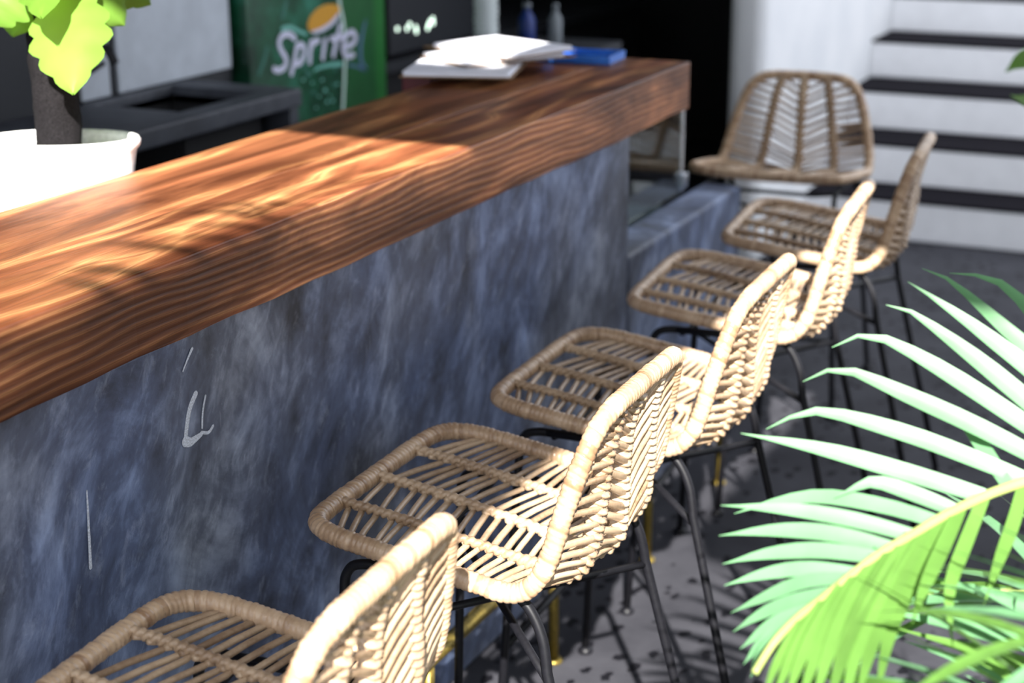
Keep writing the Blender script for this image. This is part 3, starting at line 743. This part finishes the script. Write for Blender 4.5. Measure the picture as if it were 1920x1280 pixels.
# generic fronds: one shared leaflet mesh
def unit_leaflet():
    V, F = [], []
    n = 8
    for i in range(n + 1):
        t = i / n; ww = 0.045 * (0.45 + 0.55 * math.sin(math.pi * min(1, .2 + t * .9)) ** .6) * (1 - max(0, (t - .5) / .5) ** 2 * .95)
        z = -0.28 * t * t
        V += [(t, -ww, z + ww * .3), (t, 0, z), (t, ww, z + ww * .3)]
    for i in range(n):
        a = i * 3; b = a + 3; F += [(a, a + 1, b + 1, b), (a + 1, a + 2, b + 2, b + 1)]
    return V, F
UL = mesh('leaflet', *unit_leaflet(), PALM, True)
UL2 = mesh('leaflet', *unit_leaflet(), PALM_HANG, True)
def frond(parent, ctrl, count, length, seed, origin):
    rnd = random.Random(seed)
    P = catmull([Vector(c) - origin for c in ctrl], 10); P, L = resample(P, None, 40)
    r = tube('frond', P, lambda i, th: 0.007 * (1 - i / 55), PALM_STEM, parent, 8)
    for k in range(count):
        f = 0.18 + 0.80 * k / (count - 1); i = min(39, int(f * 40))
        p = P[i]; tg = (P[i + 1] - P[i]).normalized()
        s = tg.cross(Vector((0, 0, 1))).normalized(); up = s.cross(tg)
        for sgn in (-1, 1):
            d = (tg * (0.55 + 0.5 * f) + s * sgn * (0.95 - 0.35 * f) + up * rnd.uniform(-.1, .22)).normalized()
            yv = up.cross(d).normalized(); zv = d.cross(yv)
            ln = length * (0.55 + 0.6 * math.sin(math.pi * min(1, f * .9 + .1))) * rnd.uniform(.9, 1.08)
            M = Matrix(((d.x, yv.x, zv.x, p.x), (d.y, yv.y, zv.y, p.y), (d.z, yv.z, zv.z, p.z), (0, 0, 0, 1))) @ Matrix.Diagonal((ln, max(ln, .2), ln, 1))
            link('leaflet', UL if rnd.random() < .6 else UL2, r, mw=M)
    return r
for k, (ctrl, cnt, ln) in enumerate((
        ([(1.40, 1.58, 0.45), (1.36, 1.50, 0.72), (1.24, 1.42, 0.86), (1.10, 1.36, 0.84)], 15, 0.26),
        ([(1.44, 1.60, 0.45), (1.46, 1.55, 0.75), (1.36, 1.44, 0.95), (1.22, 1.38, 0.97)], 15, 0.26),
        ([(1.42, 1.66, 0.40), (1.36, 1.74, 0.66), (1.22, 1.78, 0.82), (1.06, 1.78, 0.80)], 15, 0.26),
        ([(1.40, 1.55, 0.35), (1.30, 1.44, 0.55), (1.12, 1.36, 0.62), (0.94, 1.30, 0.55)], 15, 0.26),
        ([(1.46, 1.66, 0.45), (1.56, 1.70, 0.80), (1.62, 1.66, 1.05), (1.64, 1.50, 1.16)], 14, 0.28),
        ([(1.38, 1.60, 0.30), (1.22, 1.62, 0.48), (1.05, 1.60, 0.55), (0.90, 1.55, 0.48)], 15, 0.24))):
    frond(palm, ctrl, cnt, ln, 20 + k, PO)
for k, (dx, dy, h, bx, by) in enumerate(((0, 0, .62, -.06, .08), (.03, -.03, .46, .02, -.03), (-.03, .03, .46, 0.0, .03), (.0, .04, .46, .04, .03), (-.02, -.04, .36, -.03, -.06), (-.04, 0, .31, -.03, -.01))):
    tube('stem', [(dx, dy, 0.0), (dx * .7 + bx * .4, dy * .7 + by * .4, h * .5), (bx, by, h)], 0.011, PALM_STEM, palm, 8)

over = tag(empty('shadow_palm', (1.46, -0.70, 0.0)), 'unseen palm beside the camera, added to cast frond shadows on the counter', 'palm')  # outside the view, added to dapple the counter
OO = Vector(over.location)
tube('stem', [(0, 0, 0.0), (-.02, .02, 1.0), (-.06, .05, 1.9), (-.10, .08, 2.35)], 0.035, TRUNK, over, 12)
for k, (ctrl, cnt, ln) in enumerate((
        ([(1.36, -0.62, 2.33), (1.10, -0.25, 2.56), (0.86, 0.18, 2.50), (0.60, 0.52, 2.28)], 11, 0.32),
        ([(1.36, -0.62, 2.33), (1.05, -0.62, 2.45), (0.72, -0.52, 2.38), (0.45, -0.36, 2.15)], 11, 0.32))):
    frond(over, ctrl, cnt, ln, 60 + k, OO)

tree = tag(empty('sun_blocking_tree', (9.4, -4.4, 0.0)), 'unseen tall tree behind the camera, added to keep sun off the stairs', 'tree')  # outside the view, added to block sun from the stairs
tube('trunk', [(0, 0, 0), (-.1, 0, 3.0), (-.8, .1, 6.0), (-2.2, .2, 8.6), (-3.4, .3, 9.8)], lambda i, th: 0.24 - 0.03 * i, TRUNK, tree, 14)
cbm = bmesh.new(); rc = random.Random(11)
bmesh.ops.create_icosphere(cbm, subdivisions=5, radius=1.0)
lob = [(Vector((rc.uniform(-1, 1), rc.uniform(-1, 1), rc.uniform(-1, 1))).normalized(), rc.uniform(.10, .24)) for _ in range(70)]
for v in cbm.verts:
    d = v.co.normalized(); k = 0.9 + max(a * max(0, 1 - (d - l).length / 0.42) for l, a in lob)
    v.co = Vector((d.x * 3.6 * k - 3.8, d.y * 1.7 * k + .3, d.z * 2.3 * k + 10.4))
cme2 = bpy.data.meshes.new('crown'); cbm.to_mesh(cme2); cbm.free(); cme2.materials.append(plain('dark_foliage', (0.03, 0.07, 0.02), 0.8, 0, 0.6, 6))
link('crown', cme2, tree)

# ------------------------------------------------------------------ plant in a white planter behind the counter
shelf = tag(empty('back_bar_shelf', (-0.62, 2.3, 0.0)), 'dark shelf unit hidden behind the wooden counter', 'shelf')
box('shelf_board', -0.14, 0.175, -1.6, 1.26, 0.84, 0.87, DARK, shelf, bev=0.003)
for y in (-1.55, 0.0, 1.22):
    box('side_panel', -0.12, 0.16, y, y + 0.03, 0.0, 0.84, DARK, shelf)
pot = tag(empty('oval_planter', (-0.585, 2.265, 0.872)), 'white oval planter with a dark trunk standing behind the counter', 'planter')
ang = 0.447
prof = [(0.100, 0.0), (0.112, 0.01), (0.128, 0.20), (0.134, 0.235), (0.141, 0.243), (0.143, 0.252), (0.139, 0.258), (0.130, 0.258), (0.124, 0.250), (0.120, 0.225)]
V, F = lathe_geo(prof, 40, 1.0, 0.60, ang); link('bowl', mesh('bowl', V, F, POT, True), pot)
V, F = lathe_geo([(0.121, 0.222), (0.118, 0.233), (0.06, 0.238)], 32, 1.0, 0.58, ang); link('pebbles', mesh('pebbles', V, F, SOIL, True), pot)
plant = tag(empty('lime_leaf_plant', (-0.585, 2.265, 1.10)), 'plant with bright lime leaves on a thick black trunk, in the white planter', 'plant')
rt = random.Random(5); tn = [rt.uniform(-.003, .003) for _ in range(400)]
tube('trunk', [(0, 0, 0.008 + z * 0.02) for z in range(0, 24)], lambda i, th: 0.040 + tn[(i * 7 + int(th * 3)) % 400] + 0.002 * math.sin(th * 5 + i), TRUNK, plant, 16)
def lobed_leaf(base, tip, up, w, lobes=5, n=20, sag=0.12):
    base = Vector(base); tip = Vector(tip); d = tip - base; L = d.length; t = d.normalized()
    s = t.cross(Vector(up)).normalized(); nn = s.cross(t)
    V = []; F = []
    for i in range(n + 1):
        f = i / n
        env = math.sin(math.pi * min(1.0, 0.10 + 0.92 * f)) ** 0.75 if f < 0.45 else (1 - ((f - 0.45) / 0.55) ** 1.5) ** 0.9 * math.sin(math.pi * 0.514) ** 0.75
        lob = 1 + 0.20 * (abs(math.sin(math.pi * lobes * f)) - 0.55)
        ww = max(0.001, w * 0.5 * max(0, env) * lob)
        p = base + d * f - nn * (sag * L * f * f)
        V += [p - s * ww - nn * ww * .25, p - s * ww * .5 + nn * .004, p + nn * .006, p + s * ww * .5 + nn * .004, p + s * ww - nn * ww * .25]
    for i in range(n):
        a = i * 5; b = a + 5
        for q in range(4): F.append((a + q, a + q + 1, b + q + 1, b + q))
    return V, F
PP = Vector(plant.location)
for base, tip, up, w in LIME_LEAVES:
    V, F = lobed_leaf(Vector(base) - PP, Vector(tip) - PP, up, w)
    link('leaf', mesh('leaf', V, F, LIME, True), plant)
    tube('leaf_stalk', catmull([Vector((0, 0, 0.44)), (Vector(base) - PP) * 0.6 + Vector((0, 0, 0.26)), Vector(base) - PP], 4), 0.004, LIME, plant, 6)

# ------------------------------------------------------------------ behind the bar: sink, fridge, shelves
sink = tag(empty('concrete_sink', (-1.44, 3.2, 0.0)), 'dark grey concrete sink counter with a deep black basin', 'sink')
sx0, sx1, sy0, sy1 = -0.048, 0.34, -0.95, 0.655; bx0, bx1, by0, by1 = -0.015, 0.262, 0.20, 0.545
zt, zb2 = 0.955, 0.905
box('slab', bx1, sx1, sy0, sy1, zb2, zt, CONCRETE, sink, bev=0.006)
box('slab', sx0, bx0, sy0, sy1, zb2, zt, CONCRETE, sink, bev=0.006)
box('slab', bx0, bx1, sy0, by0, zb2, zt, CONCRETE, sink, bev=0.004)
box('slab', bx0, bx1, by1, sy1, zb2, zt, CONCRETE, sink, bev=0.004)
box('basin', bx0 - .01, bx1 + .01, by0 - .01, by1 + .01, 0.68, 0.70, DARK, sink)
for a in ((bx0 - .012, bx0, by0, by1), (bx1, bx1 + .012, by0, by1), (bx0, bx1, by0 - .012, by0), (bx0, bx1, by1, by1 + .012)):
    box('basin_wall', *a, 0.70, 0.93, DARK, sink)
box('end_panel', sx0 + .02, sx1 - .01, sy1 - .05, sy1 - .005, 0.0, zb2, CONCRETE, sink, bev=0.004)
box('end_panel', sx0 + .02, sx1 - .01, sy0 + .005, sy0 + .05, 0.0, zb2, CONCRETE, sink, bev=0.004)
box('back_panel', sx0, sx0 + .02, sy0 + .05, sy1 - .05, 0.0, zb2, DARK, sink)
tap = tag(empty('sink_tap', (-1.472, 3.36, 0.957)), 'black swan neck tap standing on the concrete sink', 'tap')
lathe('base', [(0.014, 0), (0.014, 0.012), (0.012, 0.03), (0.011, 0.05)], (0, 0, 0), BLACK, tap, 16)
tube('spout', catmull([(0, 0, 0.04), (0, 0, 0.11), (0.03, 0.01, 0.15), (0.09, 0.02, 0.15), (0.115, 0.025, 0.11)], 6), 0.012, BLACK, tap, 10)
tube('lever', [(0, 0.0, 0.06), (0.02, 0.05, 0.085), (0.03, 0.085, 0.10)], 0.007, BLACK, tap, 8)

fridge = tag(empty('drinks_refrigerator', (-1.80, 4.58, 0.0)), 'green drinks refrigerator with white script lettering and a lemon on its door', 'refrigerator')
box('cabinet_body', -0.33, 0.305, 0.30, 0.43, 0.0, 1.95, GREEN_LIGHT, fridge, bev=0.008)
box('cabinet_body', -0.33, 0.27, -0.47, 0.297, 0.0, 1.95, GREEN, fridge, bev=0.008)
door = box('door', 0.275, 0.353, -0.465, 0.058, 0.10, 1.90, DOOR_PRINT, fridge, bev=0.006)
box('door_frame', 0.275, 0.345, 0.064, 0.292, 0.10, 1.90, GREEN, fridge, bev=0.005)
FO = Vector(fridge.location)
def fr(lst): return [[(y - FO.y, z) for y, z in s] for s in lst]
FX = 0.3535
strokes('lettering', fr(PRINT['letters']), 0.0195, FX + .0016, WHITE_PRINT, door)
strokes('swoosh', fr(PRINT['swoosh']), lambda t: 0.008 + 0.008 * t, FX, TEAL_PRINT, door)
strokes('wisp', fr(PRINT['wisp']), lambda t: 0.016 - 0.006 * t, FX, TEAL_PRINT, door)
for s in PRINT['wisp2']: strokes('wisp', fr([s]), lambda t: 0.014, FX, TEAL_DIM, door)
strokes('blue_streak', fr(PRINT['streak']), lambda t: 0.010 + 0.012 * math.sin(math.pi * min(1, t * 1.2)), 0.3455, BLUE_PRINT, fridge)
strokes('door_handle', fr(PRINT['strip']), 0.014, FX, PALE_TRIM, door, 0.001)
def flat_poly(name, pts, x, mat, parent, th=.0015):
    n = len(pts); c = (sum(p[0] for p in pts) / n, sum(p[1] for p in pts) / n)
    D = catmull([(0, *p) for p in pts], 4, True)
    V = [(x, p.y, p.z) for p in D] + [(x + th, p.y, p.z) for p in D]; m = len(D)
    F = [tuple(range(m, 2 * m))] + [(i, (i + 1) % m, m + (i + 1) % m, m + i) for i in range(m)]
    return link(name, mesh(name, V, F, mat), parent)
flat_poly('lemon_print', fr(PRINT['lemon'])[0], FX, LEMON, door)
flat_poly('lemon_pith', fr(PRINT['lemonwhite'])[0], FX + .0017, WHITE_PRINT, door)
for y, z, r in PRINT['bubbles']:
    if y - FO.y + r > 0.055: continue
    flat_poly('bubble', [(y - FO.y + r * 1.5 * math.cos(a * .785), z + r * math.sin(a * .785)) for a in range(8)], FX, TEAL_PRINT if r < .007 else TEAL_DIM, door)

back = tag(empty('back_counter', (-1.9, 6.0, 0.0)), 'dark back counter along the wall past the refrigerator', 'counter')
box('top', -0.36, 0.38, -0.95, 1.6, 0.80, 0.84, DARKGREY, back, bev=0.004)
box('base', -0.34, 0.34, -0.93, 1.58, 0.0, 0.80, DARK, back)
oven = tag(empty('toaster_oven', (-1.76, 5.42, 0.842)), 'black countertop oven with small glowing display lights', 'oven')
box('body', -0.22, 0.22, -0.34, 0.34, 0.012, 0.36, DARK, oven, bev=0.01)
dr = box('front_panel', 0.22, 0.235, -0.33, 0.33, 0.02, 0.345, DARKGREY, oven, bev=0.004)
tube('handle', [(0.235, -0.28, 0.29), (0.26, -0.27, 0.29), (0.26, 0.22, 0.29), (0.235, 0.23, 0.29)], 0.008, GREY_PL, dr, 8)
for y, z in ((-0.275, 0.108), (-0.205, 0.102), (-0.185, 0.114), (-0.140, 0.098), (-0.137, 0.084), (-0.050, 0.086), (-0.043, 0.098), (-0.010, 0.115), (-0.008, 0.100), (-0.030, 0.108)):
    box('display_segment', 0.235, 0.2375, y - .006, y + .006, z - .007, z + .007, DISPLAY, dr)
for y in (-.28, .28):
    for x in (-.17, .17):
        lathe('foot', [(0.015, 0), (0.012, 0.014)], (x, y, 0.0), BLACK, oven, 10)

prep = tag(empty('prep_table', (-1.02, 5.1, 0.0)), 'dark prep table holding cups and bottles behind the counter', 'table')
box('table_top', -0.20, 0.20, -0.32, 0.42, 0.862, 0.90, DARKGREY, prep, bev=0.004)
for x in (-.17, .17):
    for y in (-.29, .39):
        box('leg', x - .018, x + .018, y - .018, y + .018, 0.0, 0.862, DARK, prep)
cup_prof = [(0.026, 0.0), (0.036, 0.088), (0.0395, 0.088), (0.0405, 0.092), (0.0395, 0.096), (0.036, 0.096), (0.035, 0.090), (0.026, 0.006)]
cup_me = mesh('paper_cup', *lathe_geo(cup_prof, 24), CUP, True)
for k in range(10):
    o = link('paper_cup', cup_me, None, (-1.053 + 0.0008 * math.sin(k * 2.1), 4.90 + 0.0008 * math.cos(k * 1.7), 0.9005 + 0.0185 * k))
    tag(o, 'white paper cup nested in the tall stack behind the counter', 'cup', 'stacked white cups')
def bottle(name, loc, h, r, mat, capmat, label):
    t = tag(empty(name, loc), label, 'bottle')
    lathe('body', [(r * .9, 0), (r, 0.006), (r, h * .62), (r * .85, h * .70), (r * .42, h * .82), (r * .38, h * .9)], (0, 0, 0), mat, t, 20)
    lathe('cap', [(r * .5, h * .89), (r * .5, h * .99), (r * .4, h)], (0, 0, 0), capmat, t, 16)
bottle('cleaning_bottle', (-1.045, 5.20, 0.901), 0.155, 0.030, BLUE_DK, GREY_PL, 'deep blue bottle with a grey cap behind the papers')
bottle('sauce_bottle', (-0.965, 5.26, 0.901), 0.15, 0.024, GREY_PL, GREY_PL, 'dim grey bottle to the right of the blue bottle')

# ------------------------------------------------------------------ on the counter
crate = tag(empty('red_crate', (-0.485, 3.475, 0.871)), 'dark red plastic crate just behind the counter, under the clipboards', 'crate')
for a in ((-.038, -.032, -.085, .085), (.032, .038, -.085, .085), (-.032, .032, -.085, -.079), (-.032, .032, .079, .085)):
    box('crate_wall', *a, 0.0, 0.224, RED, crate, bev=.0015)
box('crate_base', -.032, .032, -.079, .079, 0.0, 0.008, RED, crate)
def clipboard(x, y, z, rz, label, sheets, w=.22, h=.31):
    t = tag(empty('clipboard', (x, y, z), rz), label, 'clipboard', 'clipboards piled on the counter')
    box('board', -w / 2, w / 2, -h / 2, h / 2, 0, 0.003, BOARD, t, bev=.001)
    for k in range(sheets):
        s = box('paper', -w / 2 + .008, w / 2 - .008, -h / 2 + .008, h / 2 - .03, 0.003 + k * .0024, 0.0052 + k * .0024, PAPER, t)
        s.rotation_euler = (0, 0, 0.012 * math.sin(k * 5 + x * 40))
    box('clip', -.04, .04, h / 2 - .028, h / 2 - .006, 0.003, 0.012, CHROME, t, bev=.002)
clipboard(-0.405, 3.50, 1.0985, 0.30, 'bottom clipboard of the white pile, its brown board edge showing', 4, .26, .34)
clipboard(-0.375, 3.60, 1.113, -0.55, 'middle clipboard of the white paper pile, turned askew', 3)
clipboard(-0.385, 3.63, 1.1275, 1.20, 'top clipboard of the white paper pile on the counter', 4)
tray = tag(empty('blue_tray', (-0.265, 3.845, 1.0805), 0.08), 'bright blue plastic tray at the far end of the counter', 'tray')
box('tray_base', -.10, .10, -.065, .065, 0.0, 0.006, BLUE, tray, bev=.002)
for a in ((-.10, .10, -.065, -.059), (-.10, .10, .059, .065), (-.10, -.094, -.06, .06), (.094, .10, -.06, .06)):
    box('tray_wall', *a, 0.006, 0.020, BLUE, tray, bev=.001)
